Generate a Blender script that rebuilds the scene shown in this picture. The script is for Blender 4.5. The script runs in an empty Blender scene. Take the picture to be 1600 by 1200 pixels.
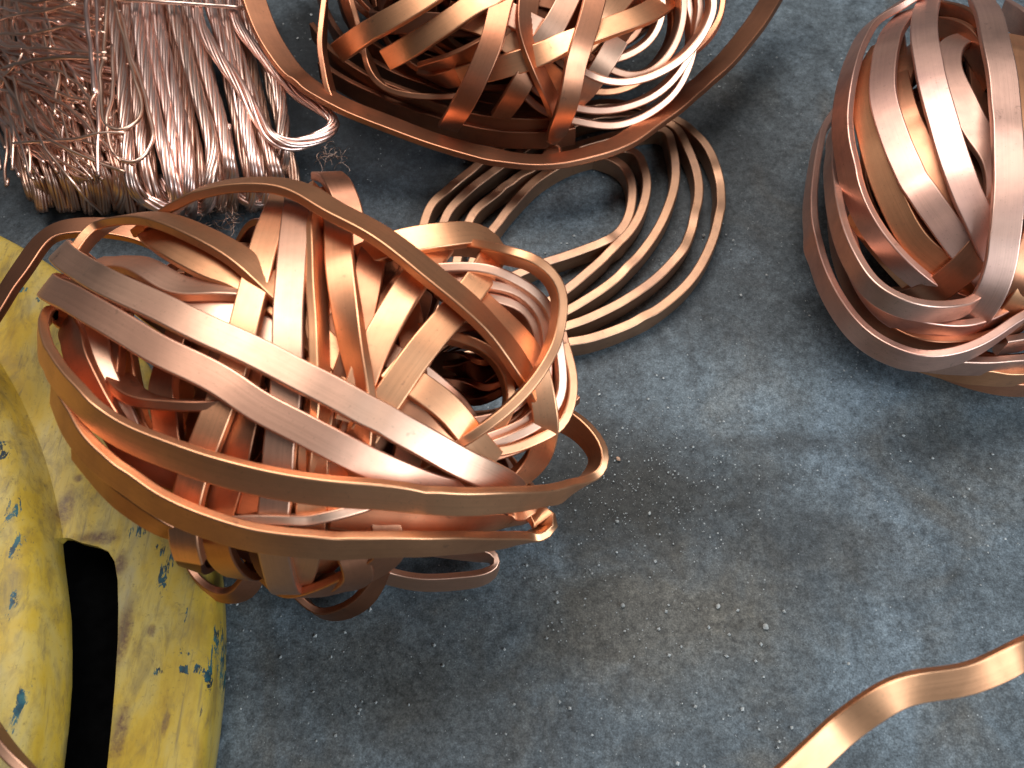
import bpy, bmesh, math, random
from mathutils import Vector, Matrix, noise as mnoise

SC = bpy.context.scene
COL = SC.collection
R = math.radians

# ------------------------------------------------------------------ camera
PITCH = R(29.0)          # off straight-down
DIST = 0.52              # to the floor along the optical axis
FPX = 1280.0             # focal length in photo pixels (1600 wide)
CAM = Vector((0.0, -DIST * math.sin(PITCH), DIST * math.cos(PITCH)))
cd = bpy.data.cameras.new('camera')
cam = bpy.data.objects.new('camera', cd)
COL.objects.link(cam)
cam.location = CAM
cam.rotation_euler = (PITCH, 0, 0)
cd.sensor_width = 36.0
cd.lens = 36.0 * FPX / 1600.0
cd.clip_start = 0.01
cd.clip_end = 50.0
cd.dof.use_dof = True
cd.dof.focus_distance = 0.455
cd.dof.aperture_fstop = 11.0
SC.camera = cam

# ------------------------------------------------------------------ world
W = bpy.data.worlds.new('World')
SC.world = W
W.use_nodes = True
bg = W.node_tree.nodes['Background']
bg.inputs[0].default_value = (0.70, 0.82, 1.0, 1)
bg.inputs[1].default_value = 0.045

# ------------------------------------------------------------------ lamps
def area(name, loc, target, sx, sy, power, color):
    d = bpy.data.lights.new(name, 'AREA')
    d.shape = 'RECTANGLE'
    d.size, d.size_y = sx, sy
    d.energy = power
    d.color = color
    o = bpy.data.objects.new(name, d)
    COL.objects.link(o)
    o.location = loc
    o.rotation_euler = (Vector(target) - Vector(loc)).to_track_quat('-Z', 'Y').to_euler()
    return o
area('skylight', (-0.10, 0.48, 1.22), (0.0, 0.05, 0.0), 1.06, 0.66, 18.5, (1.0, 0.975, 0.96))
area('yard_light', (0.78, -0.62, 0.80), (0.15, -0.08, 0.0), 0.8, 0.6, 14.5, (0.76, 0.89, 1.0))

SC.view_settings.view_transform = 'Standard'
SC.view_settings.look = 'None'
SC.view_settings.gamma = 1.0
SC.view_settings.exposure = 0.0
SC.render.engine = 'CYCLES'
SC.cycles.use_denoising = True
SC.cycles.use_adaptive_sampling = True
SC.cycles.adaptive_threshold = 0.02
SC.cycles.max_bounces = 5
SC.cycles.glossy_bounces = 4
SC.cycles.sample_clamp_indirect = 6.0

# ------------------------------------------------------------------ pixel -> place helpers
RX = Vector((1, 0, 0))
UPV = Vector((0, math.cos(PITCH), math.sin(PITCH)))
FWD = Vector((0, math.sin(PITCH), -math.cos(PITCH)))

def ray(x, y):
    return (FWD + RX * ((x - 800.0) / FPX) + UPV * ((600.0 - y) / FPX)).normalized()

def at(x, y, h):
    d = ray(x, y)
    return CAM + d * ((h - CAM.z) / d.z)

class Ball:
    def __init__(s, x, y, h, rx, ry, rz):
        s.c = at(x, y, h)
        s.r = Vector((rx, ry, rz))
    def hit(s, x, y, k=1.0):
        d = ray(x, y)
        o = CAM - s.c
        ou = Vector((o.x / s.r.x, o.y / s.r.y, o.z / s.r.z))
        du = Vector((d.x / s.r.x, d.y / s.r.y, d.z / s.r.z))
        a, b, c = du.dot(du), ou.dot(du), ou.dot(ou) - k * k
        q = b * b - a * c
        t = (-b - math.sqrt(q)) / a if q > 0 else -b / a
        return CAM + d * t
    def grad(s, p):
        q = p - s.c
        return Vector((q.x / s.r.x ** 2, q.y / s.r.y ** 2, q.z / s.r.z ** 2)).normalized()
    def unit(s, p):
        q = p - s.c
        return Vector((q.x / s.r.x, q.y / s.r.y, q.z / s.r.z))
    def world(s, u):
        return s.c + Vector((u.x * s.r.x, u.y * s.r.y, u.z * s.r.z))

class Plane:
    def __init__(s, p, n):
        s.p, s.n = p, n.normalized()
    def hit(s, x, y, off=0.0):
        d = ray(x, y)
        p0 = s.p + s.n * off
        return CAM + d * ((p0 - CAM).dot(s.n) / d.dot(s.n))

def slerp(a, b, t):
    la, lb = a.length, b.length
    an, bn = a / la, b / lb
    w = math.acos(max(-1, min(1, an.dot(bn))))
    if w < 1e-4:
        return a.lerp(b, t)
    v = (an * math.sin((1 - t) * w) + bn * math.sin(t * w)) / math.sin(w)
    return v * (la + (lb - la) * t)

# ------------------------------------------------------------------ mesh helpers
def spline(pts, step, closed=False):
    """centripetal-ish Catmull-Rom through Vectors + scalar payload; resampled evenly"""
    n = len(pts)
    out = []
    segs = n if closed else n - 1
    for i in range(segs):
        if closed:
            p0, p1, p2, p3 = pts[(i - 1) % n], pts[i], pts[(i + 1) % n], pts[(i + 2) % n]
        else:
            p1, p2 = pts[i], pts[i + 1]
            p0 = pts[i - 1] if i else tuple(a * 2 - b for a, b in zip(p1, p2))
            p3 = pts[i + 2] if i + 2 < n else tuple(a * 2 - b for a, b in zip(p2, p1))
        m = 14
        for j in range(m):
            t = j / m
            t2, t3 = t * t, t * t * t
            v = [0.5 * (2 * p1[k] + (p2[k] - p0[k]) * t + (2 * p0[k] - 5 * p1[k] + 4 * p2[k] - p3[k]) * t2
                        + (3 * p1[k] - p0[k] - 3 * p2[k] + p3[k]) * t3) for k in range(2)]
            out.append(v)
    if not closed:
        out.append([pts[-1][0], pts[-1][1]])
    # even resample
    P = [o[0] for o in out] + ([out[0][0]] if closed else [])
    Q = [o[1] for o in out] + ([out[0][1]] if closed else [])
    L = [0.0]
    for a, b in zip(P, P[1:]):
        L.append(L[-1] + (b - a).length)
    cnt = max(4, int(L[-1] / step))
    res, j = [], 0
    for i in range(cnt if closed else cnt + 1):
        s = L[-1] * i / cnt
        while j < len(L) - 2 and L[j + 1] < s:
            j += 1
        f = (s - L[j]) / max(1e-9, L[j + 1] - L[j])
        res.append((P[j].lerp(P[j + 1], f), Q[j] + (Q[j + 1] - Q[j]) * f))
    # light smoothing keeps the metal from kinking
    for _ in range(3):
        new = list(res)
        rng = range(len(res)) if closed else range(1, len(res) - 1)
        for i in rng:
            a, b, c = res[i - 1], res[i], res[(i + 1) % len(res)]
            new[i] = ((a[0] + b[0] * 2 + c[0]) / 4, (a[1] + b[1] * 2 + c[1]) / 4)
        res = new
    return res

def section(w, t):
    """rounded rectangle: list of (a, b, na, nb); a along width, b along thickness"""
    r = min(0.20 * t, 0.0010)
    out = []
    for cx, cy, a0 in ((w / 2 - r, t / 2 - r, 0), (-w / 2 + r, t / 2 - r, 90),
                       (-w / 2 + r, -t / 2 + r, 180), (w / 2 - r, -t / 2 + r, 270)):
        for q in range(4):
            a = R(a0 + 30 * q)
            out.append((cx + r * math.cos(a), cy + r * math.sin(a), math.cos(a), math.sin(a)))
    return out

def new_obj(name, me, mat, parent=None):
    o = bpy.data.objects.new(name, me)
    COL.objects.link(o)
    if mat:
        me.materials.append(mat)
    if parent:
        o.parent = parent
        o.matrix_parent_inverse = Matrix.Translation(-parent.location)
    return o

def tag(o, label=None, cat=None, group=None, kind=None):
    if label: o['label'] = label
    if cat: o['category'] = cat
    if group: o['group'] = group
    if kind: o['kind'] = kind
    return o

def empty(name, loc, label, cat, group=None):
    o = bpy.data.objects.new(name, None)
    COL.objects.link(o)
    o.location = loc
    o.empty_display_size = 0.02
    return tag(o, label, cat, group)

def sweep(name, path, nfun, w, t, mat, parent, closed=False, wob=0.0005, zmin=None, kink=.0016):
    """path: [(Vector, roll)], nfun(p) -> ('n'|'w', vector)"""
    sec = section(w, t)
    ns = len(sec)
    n = len(path)
    seed = Vector((random.random() * 50, random.random() * 50, random.random() * 50))
    pts = []
    for p, r in path:
        q = p + mnoise.noise_vector(p * 28 + seed) * wob
        if zmin is not None and q.z < zmin:
            q = Vector((q.x, q.y, zmin))
        pts.append(q)
    # small knocks and bends a few millimetres deep
    tot = sum((b - a).length for a, b in zip(pts, pts[1:]))
    rk = random.Random(seed.x)
    step = tot / max(1, n - 1)
    bend = [0.0] * n
    for _ in range(int(tot / 0.075) if kink else 0):
        c0, am, sg_ = rk.uniform(0, n), rk.uniform(-1, 1) * kink, rk.uniform(.004, .010) / step
        rl = rk.uniform(-7, 7)
        dv = Vector((rk.uniform(-.5, .5), rk.uniform(-.5, .5), rk.uniform(-1, 1)))
        for i in range(max(0, int(c0 - 3 * sg_)), min(n, int(c0 + 3 * sg_) + 1)):
            g = math.exp(-((i - c0) / sg_) ** 2)
            pts[i] = pts[i] + dv * am * g
            bend[i] += rl * g
            if zmin is not None and pts[i].z < zmin:
                pts[i].z = zmin
    frames = []
    for i in range(n):
        if closed:
            tg = pts[(i + 1) % n] - pts[i - 1]
        else:
            tg = pts[min(n - 1, i + 1)] - pts[max(0, i - 1)]
        tg.normalize()
        kind, v = nfun(pts[i])
        if kind == 'n':
            wv = tg.cross(v)
        else:
            wv = v - tg * v.dot(tg)
        if wv.length < 1e-6:
            wv = frames[-1][0] if frames else Vector((1, 0, 0))
        wv = wv.normalized()
        if frames and wv.dot(frames[-1][0]) < -0.3:
            wv = -wv
        frames.append((wv, tg))
    # smooth width vectors
    for _ in range(6):
        nf = list(frames)
        for i in range(n):
            if not closed and i in (0, n - 1):
                continue
            a, b, c = frames[i - 1], frames[i], frames[(i + 1) % n]
            v = a[0] + b[0] * 2 + c[0]
            if v.length > 1e-6:
                nf[i] = (v.normalized(), b[1])
        frames = nf
    verts, norms, faces, uvs = [], [], [], []
    L = 0.0
    lens = []
    for i in range(n):
        if i: L += (pts[i] - pts[i - 1]).length
        lens.append(L)
        wv, tg = frames[i]
        wv = (wv - tg * wv.dot(tg)).normalized()
        nv = wv.cross(tg).normalized()
        if kind_sign(nv, nfun(pts[i])) < 0:
            nv = -nv
        roll = R(path[i][1] + bend[i]) + 0.05 * mnoise.noise(pts[i] * 22 + seed * 1.7)
        cw, sw = math.cos(roll), math.sin(roll)
        wh = tg.cross(nv)                       # keeps the sense of the roll the same along the strip
        sg = 1.0 if wh.dot(wv) > 0 else -1.0
        wv2 = (wh * cw + nv * sw) * sg
        nv2 = nv * cw - wh * sw
        for a, b, na, nb in sec:
            verts.append(pts[i] + wv2 * a + nv2 * b)
            norms.append(wv2 * na + nv2 * nb)
    m = n if closed else n - 1
    peri = 2 * (w + t)
    for i in range(m):
        i2 = (i + 1) % n
        u0 = lens[i]
        u1 = lens[i2] if i2 else L + 0.002
        for j in range(ns):
            j2 = (j + 1) % ns
            faces.append((i * ns + j, i * ns + j2, i2 * ns + j2, i2 * ns + j))
            v0, v1 = sec[j], sec[j2]
            uvs += [(u0, v0[0] + v0[1]), (u0, v1[0] + v1[1]), (u1, v1[0] + v1[1]), (u1, v0[0] + v0[1])]
    capf = 0
    if not closed:
        for base, rev in ((0, True), ((n - 1) * ns, False)):
            idx = [base + j for j in range(ns)]
            vs = [verts[k].copy() for k in idx]
            st = len(verts)
            verts += vs
            nd = frames[0][1] * -1 if rev else frames[-1][1]
            norms += [nd] * ns
            f = list(range(st, st + ns))
            faces.append(tuple(f))
            uvs += [(0, s_[0] + s_[1]) for s_ in sec]
    me = bpy.data.meshes.new(name)
    me.from_pydata(verts, [], faces)
    uvl = me.uv_layers.new(name='UVMap')
    for i, uv in enumerate(uvs):
        uvl.data[i].uv = uv
    bm = bmesh.new(); bm.from_mesh(me)
    bmesh.ops.recalc_face_normals(bm, faces=bm.faces)
    bm.to_mesh(me); bm.free()
    me.polygons.foreach_set('use_smooth', [True] * len(me.polygons))
    me.normals_split_custom_set_from_vertices([v.normalized() for v in norms])
    me.update()
    return new_obj(name, me, mat, parent)

def kind_sign(nv, kv):
    return nv.dot(kv[1]) if kv[0] == 'n' else 1.0

def strip(parent, pts, src, w=0.013, t=0.004, mat=None, n=None, wdir=None, closed=False,
          back=False, roll0=0.0, name='strip', wob=0.0010, zmin=None, step=0.0035):
    """pts: (x, y[, k or height or offset[, roll]]) in photo pixels; src: Ball, Plane or 'h'"""
    P = []
    for p in pts:
        x, y = p[0], p[1]
        roll = p[3] if len(p) > 3 else roll0
        if isinstance(src, Ball):
            v = src.hit(x, y, p[2] if len(p) > 2 else 1.0)
        elif isinstance(src, Plane):
            v = src.hit(x, y, p[2] if len(p) > 2 else 0.0)
        else:
            v = at(x, y, p[2])
        P.append((v, roll))
    if back and isinstance(src, Ball):
        # the strip carries on round the far side of the ball and comes back
        e, s = src.unit(P[-1][0]), src.unit(P[0][0])
        m = -(e.normalized() + s.normalized())
        m = m.normalized() * (0.66 * (e.length + s.length) / 2)
        if m.z > -0.3:
            m.z = -0.3
        if m.y < -0.45:
            m.y = -0.45
        ex = [slerp(e, m, f) for f in (0.25, 0.5, 0.75)] + [m] + [slerp(m, s, f) for f in (0.25, 0.5, 0.75)]
        if back == 'half':
            ex = ex[:4]
        P += [(src.world(u), 0.0) for u in ex]
        if back is True:
            closed = True
    path = spline(P, step, closed)
    if n is not None:
        nf = (lambda p: ('n', n)) if isinstance(n, Vector) else (lambda p: ('n', n(p)))
    elif wdir is not None:
        nf = (lambda p: ('w', wdir)) if isinstance(wdir, Vector) else (lambda p: ('w', wdir(p)))
    else:
        nf = lambda p: ('n', src.grad(p))
    return sweep(name, path, nf, w, t, mat, parent, closed, wob, zmin)

def tube_into(acc, pts, r, seg=6, closed=False):
    verts, faces, norms = acc
    n = len(pts)
    base = len(verts)
    ref = None
    for i in range(n):
        tg = (pts[(i + 1) % n] - pts[i - 1]) if closed else (pts[min(n - 1, i + 1)] - pts[max(0, i - 1)])
        tg.normalize()
        if ref is None:
            ref = tg.orthogonal().normalized()
        ref = (ref - tg * ref.dot(tg)).normalized()
        b = tg.cross(ref)
        for j in range(seg):
            a = 2 * math.pi * j / seg
            d = ref * math.cos(a) + b * math.sin(a)
            verts.append(pts[i] + d * r)
            norms.append(d)
    for i in range(n if closed else n - 1):
        i2 = (i + 1) % n
        for j in range(seg):
            j2 = (j + 1) % seg
            faces.append((base + i * seg + j, base + i * seg + j2, base + i2 * seg + j2, base + i2 * seg + j))
    if not closed:
        faces.append(tuple(base + j for j in reversed(range(seg))))
        faces.append(tuple(base + (n - 1) * seg + j for j in range(seg)))

def tubes_obj(name, acc, mat, parent=None):
    me = bpy.data.meshes.new(name)
    me.from_pydata(acc[0], [], acc[1])
    me.polygons.foreach_set('use_smooth', [True] * len(me.polygons))
    me.update()
    return new_obj(name, me, mat, parent)

# ------------------------------------------------------------------ materials
HW = 0.030     # height of the yellow wheel's web
HH = 0.058     # height of its hub
def nt(name):
    m = bpy.data.materials.new(name)
    m.use_nodes = True
    t = m.node_tree
    b = t.nodes['Principled BSDF']
    return m, t, b

def node(t, kind, **kw):
    n = t.nodes.new(kind)
    for k, v in kw.items():
        if k.startswith('i_'):
            n.inputs[int(k[2:])].default_value = v
        else:
            setattr(n, k, v)
    return n

def ramp(t, fac, stops):
    n = t.nodes.new('ShaderNodeValToRGB')
    e = n.color_ramp.elements
    while len(e) < len(stops):
        e.new(0.5)
    for q, (p, c) in zip(e, stops):
        q.position = p
        q.color = c if len(c) == 4 else (*c, 1)
    t.links.new(fac, n.inputs[0])
    return n

def noise_tex(t, vec, scale, detail=4, rough=0.55, dist=0.0):
    n = t.nodes.new('ShaderNodeTexNoise')
    n.inputs['Scale'].default_value = scale
    n.inputs['Detail'].default_value = detail
    n.inputs['Roughness'].default_value = rough
    n.inputs['Distortion'].default_value = dist
    if vec:
        t.links.new(vec, n.inputs['Vector'])
    return n

def mix(t, fac, a, b, mode='MIX'):
    n = t.nodes.new('ShaderNodeMix')
    n.data_type = 'RGBA'
    n.blend_type = mode
    for s, v in ((0, fac), (6, a), (7, b)):
        if isinstance(v, (int, float)):
            n.inputs[s].default_value = v
        elif isinstance(v, tuple):
            n.inputs[s].default_value = v if len(v) == 4 else (*v, 1)
        else:
            t.links.new(v, n.inputs[s])
    return n.outputs[2]

def mth(t, op, a, b=None, c=None):
    n = t.nodes.new('ShaderNodeMath')
    n.operation = op
    for i, v in enumerate((a, b, c)):
        if v is None: continue
        if isinstance(v, (int, float)):
            n.inputs[i].default_value = v
        else:
            t.links.new(v, n.inputs[i])
    return n.outputs[0]

def copper(name, base, tarnish, rough, amount=0.5, streak=True):
    m, t, b = nt(name)
    geo = t.nodes.new('ShaderNodeNewGeometry')
    tc = t.nodes.new('ShaderNodeTexCoord')
    oi = t.nodes.new('ShaderNodeObjectInfo')
    add = node(t, 'ShaderNodeVectorMath', operation='ADD')
    t.links.new(geo.outputs['Position'], add.inputs[0])
    t.links.new(oi.outputs['Random'], add.inputs[1])
    v = add.outputs[0]
    blot = noise_tex(t, v, 26, 4, 0.62, 0.0)
    r1 = ramp(t, blot.outputs[0], [(0.42, (0, 0, 0)), (0.70, (1, 1, 1))])
    col = mix(t, mth(t, 'MULTIPLY', r1.outputs[0], amount), base, tarnish)
    hue = ramp(t, oi.outputs['Random'], [(0.0, (1.0, 0.92, 0.88)), (0.4, (1, 1, 1)), (0.75, (0.88, 0.87, 0.82)), (1.0, (0.70, 0.66, 0.63))])
    col = mix(t, 1.0, col, hue.outputs[0], 'MULTIPLY')
    fine = noise_tex(t, v, 900, 1, 0.6)
    sp = ramp(t, fine.outputs[0], [(0.68, (0, 0, 0)), (0.78, (1, 1, 1))])
    col = mix(t, mth(t, 'MULTIPLY', sp.outputs[0], 0.30), col, (0.16, 0.07, 0.05))
    scf = noise_tex(t, v, 70, 4, 0.75, 0.0)
    sc2 = ramp(t, scf.outputs[0], [(0.64, (0, 0, 0)), (0.74, (1, 1, 1))])
    col = mix(t, mth(t, 'MULTIPLY', sc2.outputs[0], 0.55), col, (0.20, 0.10, 0.075))
    b.inputs['Metallic'].default_value = 1.0
    rg = mth(t, 'MULTIPLY_ADD', blot.outputs[0], 0.20, rough - 0.10)
    if streak:
        mp = node(t, 'ShaderNodeMapping')
        mp.inputs['Scale'].default_value = (9, 2600, 1)
        t.links.new(tc.outputs['UV'], mp.inputs[0])
        st = noise_tex(t, mp.outputs[0], 1.0, 2, 0.6)
        rs = ramp(t, st.outputs[0], [(0.35, (0.90, 0.89, 0.88)), (0.65, (1.03, 1.03, 1.03))])
        col = mix(t, 0.8, col, rs.outputs[0], 'MULTIPLY')
        rg = mth(t, 'MULTIPLY_ADD', st.outputs[0], 0.08, mth(t, 'SUBTRACT', rg, 0.04))
        bp = node(t, 'ShaderNodeBump')
        bp.inputs['Strength'].default_value = 0.16
        bp.inputs['Distance'].default_value = 0.0004
        low = noise_tex(t, v, 120, 2, 0.5)
        hsum = mth(t, 'ADD', mth(t, 'MULTIPLY', st.outputs[0], 0.25), low.outputs[0])
        t.links.new(hsum, bp.inputs['Height'])
        t.links.new(bp.outputs[0], b.inputs['Normal'])
    t.links.new(col, b.inputs['Base Color'])
    t.links.new(rg, b.inputs['Roughness'])
    return m

M_STRIP = copper('copper_strip_metal', (0.96, 0.48, 0.26), (0.56, 0.26, 0.14), 0.42, 0.6)
M_DARK = copper('copper_tarnish_shade_metal', (0.62, 0.27, 0.15), (0.30, 0.14, 0.09), 0.40, 0.7)  # tarnished tone, also darkened to paint shade on inner and hanging strips
M_DEEP = copper('copper_painted_shade_metal', (0.30, 0.125, 0.07), (0.14, 0.06, 0.04), 0.45, 0.7)  # darkened base paints the shade inside the tangles
M_PINK = copper('copper_dull_metal', (0.94, 0.56, 0.39), (0.64, 0.36, 0.26), 0.43, 0.6)
M_DULL = copper('copper_mauve_metal', (0.84, 0.52, 0.41), (0.50, 0.30, 0.26), 0.44, 0.75)
M_COIL = copper('copper_coil_metal', (0.66, 0.37, 0.23), (0.36, 0.21, 0.16), 0.42, 0.7)
M_WIRE = copper('copper_wire_metal', (0.97, 0.70, 0.61), (0.70, 0.44, 0.36), 0.33, 0.5, streak=False)
M_WIREB = copper('copper_loose_wire_metal', (0.90, 0.60, 0.47), (0.58, 0.35, 0.26), 0.36, 0.6, streak=False)

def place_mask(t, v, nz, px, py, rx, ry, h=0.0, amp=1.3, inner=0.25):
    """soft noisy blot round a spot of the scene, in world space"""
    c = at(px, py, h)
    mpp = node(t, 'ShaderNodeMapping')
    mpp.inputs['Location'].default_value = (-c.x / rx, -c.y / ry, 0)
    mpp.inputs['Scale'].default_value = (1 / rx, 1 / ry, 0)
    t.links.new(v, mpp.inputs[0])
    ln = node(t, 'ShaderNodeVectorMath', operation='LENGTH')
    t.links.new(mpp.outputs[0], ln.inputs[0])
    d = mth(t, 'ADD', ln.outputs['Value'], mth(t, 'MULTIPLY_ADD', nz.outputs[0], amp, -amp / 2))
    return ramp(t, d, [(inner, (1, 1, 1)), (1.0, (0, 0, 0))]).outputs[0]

def concrete():
    m, t, b = nt('oily_concrete_painted_shade')
    geo = t.nodes.new('ShaderNodeNewGeometry')
    v = geo.outputs['Position']
    n1 = noise_tex(t, v, 7, 6, 0.6, 0.5)
    n2 = noise_tex(t, v, 42, 6, 0.65, 0.3)
    n3 = noise_tex(t, v, 330, 4, 0.7)
    base = ramp(t, n1.outputs[0], [(0.30, (0.058, 0.064, 0.067)), (0.50, (0.092, 0.109, 0.119)), (0.72, (0.138, 0.170, 0.194))])
    mot = ramp(t, n2.outputs[0], [(0.28, (0.62, 0.62, 0.62)), (0.50, (0.96, 0.96, 0.96)), (0.78, (1.25, 1.25, 1.25))])
    col = mix(t, 1.0, base.outputs[0], mot.outputs[0], 'MULTIPLY')
    gr = ramp(t, n3.outputs[0], [(0.28, (0.45, 0.45, 0.45)), (0.5, (1, 1, 1)), (0.72, (1.5, 1.5, 1.5))])
    nf = noise_tex(t, v, 1000, 2, 0.6)
    gf = ramp(t, nf.outputs[0], [(0.3, (0.55, 0.55, 0.55)), (0.5, (1, 1, 1)), (0.7, (1.55, 1.55, 1.55))])
    # brown dirt drifts
    n4 = noise_tex(t, v, 11, 5, 0.6, 0.8)
    dr = ramp(t, n4.outputs[0], [(0.52, (0, 0, 0)), (0.72, (1, 1, 1))])
    col = mix(t, mth(t, 'MULTIPLY', dr.outputs[0], 0.65), col, (0.092, 0.075, 0.054))
    # stains, worn patches, and shade painted into the colour at the upper left
    nzp = noise_tex(t, v, 22, 5, 0.65, 0.6)
    patch = lambda px, py, rx, ry, seed=0: place_mask(t, v, nzp, px, py, rx, ry)
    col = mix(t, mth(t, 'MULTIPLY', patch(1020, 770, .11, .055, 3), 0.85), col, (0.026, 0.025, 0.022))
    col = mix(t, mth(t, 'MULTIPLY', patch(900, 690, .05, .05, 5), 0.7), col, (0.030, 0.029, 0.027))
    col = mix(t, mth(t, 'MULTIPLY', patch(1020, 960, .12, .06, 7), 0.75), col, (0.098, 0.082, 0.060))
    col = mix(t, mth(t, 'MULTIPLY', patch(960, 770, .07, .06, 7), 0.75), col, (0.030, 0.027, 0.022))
    col = mix(t, mth(t, 'MULTIPLY', patch(620, 1060, .10, .05, 7), 0.5), col, (0.085, 0.073, 0.055))
    col = mix(t, mth(t, 'MULTIPLY', patch(1250, 830, .06, .03, 7), 0.5), col, (0.035, 0.037, 0.037))
    col = mix(t, mth(t, 'MULTIPLY', patch(1440, 690, .07, .03, 7), 0.5), col, (0.04, 0.042, 0.042))
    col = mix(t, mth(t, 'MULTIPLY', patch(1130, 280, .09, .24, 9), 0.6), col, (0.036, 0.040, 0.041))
    col = mix(t, mth(t, 'MULTIPLY', patch(600, 230, .15, .14, 11), 0.85), col, (0.022, 0.026, 0.031))  # shade painted on the floor below the upper tangle
    col = mix(t, mth(t, 'MULTIPLY', patch(520, 80, .17, .15, 11), 0.93), col, (0.008, 0.009, 0.010))  # near-black shade painted between the hank and the upper tangle
    col = mix(t, mth(t, 'MULTIPLY', patch(60, 260, .18, .14, 12), 0.75), col, (0.024, 0.028, 0.032))  # shade painted into the floor colour at the hank's left
    col = mix(t, mth(t, 'MULTIPLY', patch(1170, 620, .10, .05, 13), 0.4), col, (0.17, 0.205, 0.225))
    col = mix(t, mth(t, 'MULTIPLY', place_mask(t, v, nzp, 1086, 590, .0035, .05, 0, 1.7), 0.35), col, (0.03, 0.03, 0.03))
    col = mix(t, mth(t, 'MULTIPLY', place_mask(t, v, nzp, 1200, 690, .10, .010, 0, 1.8), 0.55), col, (0.035, 0.036, 0.036))
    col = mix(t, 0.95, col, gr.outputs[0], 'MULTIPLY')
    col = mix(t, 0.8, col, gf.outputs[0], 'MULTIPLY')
    n7 = noise_tex(t, v, 95, 4, 0.7)
    g7 = ramp(t, n7.outputs[0], [(0.30, (0.55, 0.55, 0.55)), (0.5, (1, 1, 1)), (0.70, (1.35, 1.35, 1.33))])
    col = mix(t, 0.7, col, g7.outputs[0], 'MULTIPLY')
    # pale grit in the surface
    vo = t.nodes.new('ShaderNodeTexVoronoi')
    vo.inputs['Scale'].default_value = 230
    t.links.new(v, vo.inputs['Vector'])
    sp = ramp(t, vo.outputs['Distance'], [(0.06, (1, 1, 1)), (0.12, (0, 0, 0))])
    n5 = noise_tex(t, v, 55, 2, 0.5)
    gate = ramp(t, n5.outputs[0], [(0.50, (0, 0, 0)), (0.60, (1, 1, 1))])
    col = mix(t, mth(t, 'MULTIPLY', sp.outputs[0], mth(t, 'MULTIPLY', gate.outputs[0], 0.7)), col, (0.42, 0.43, 0.42))
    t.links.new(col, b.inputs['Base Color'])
    rr = ramp(t, n2.outputs[0], [(0.3, (0.50, 0.50, 0.50)), (0.7, (0.72, 0.72, 0.72))])
    t.links.new(rr.outputs[0], b.inputs['Roughness'])
    b.inputs['Specular IOR Level'].default_value = 0.3
    bp = node(t, 'ShaderNodeBump')
    bp.inputs['Strength'].default_value = 0.5
    bp.inputs['Distance'].default_value = 0.0012
    hs = mth(t, 'ADD', mth(t, 'MULTIPLY', n3.outputs[0], 0.5), n2.outputs[0])
    t.links.new(hs, bp.inputs['Height'])
    t.links.new(bp.outputs[0], b.inputs['Normal'])
    return m

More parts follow.
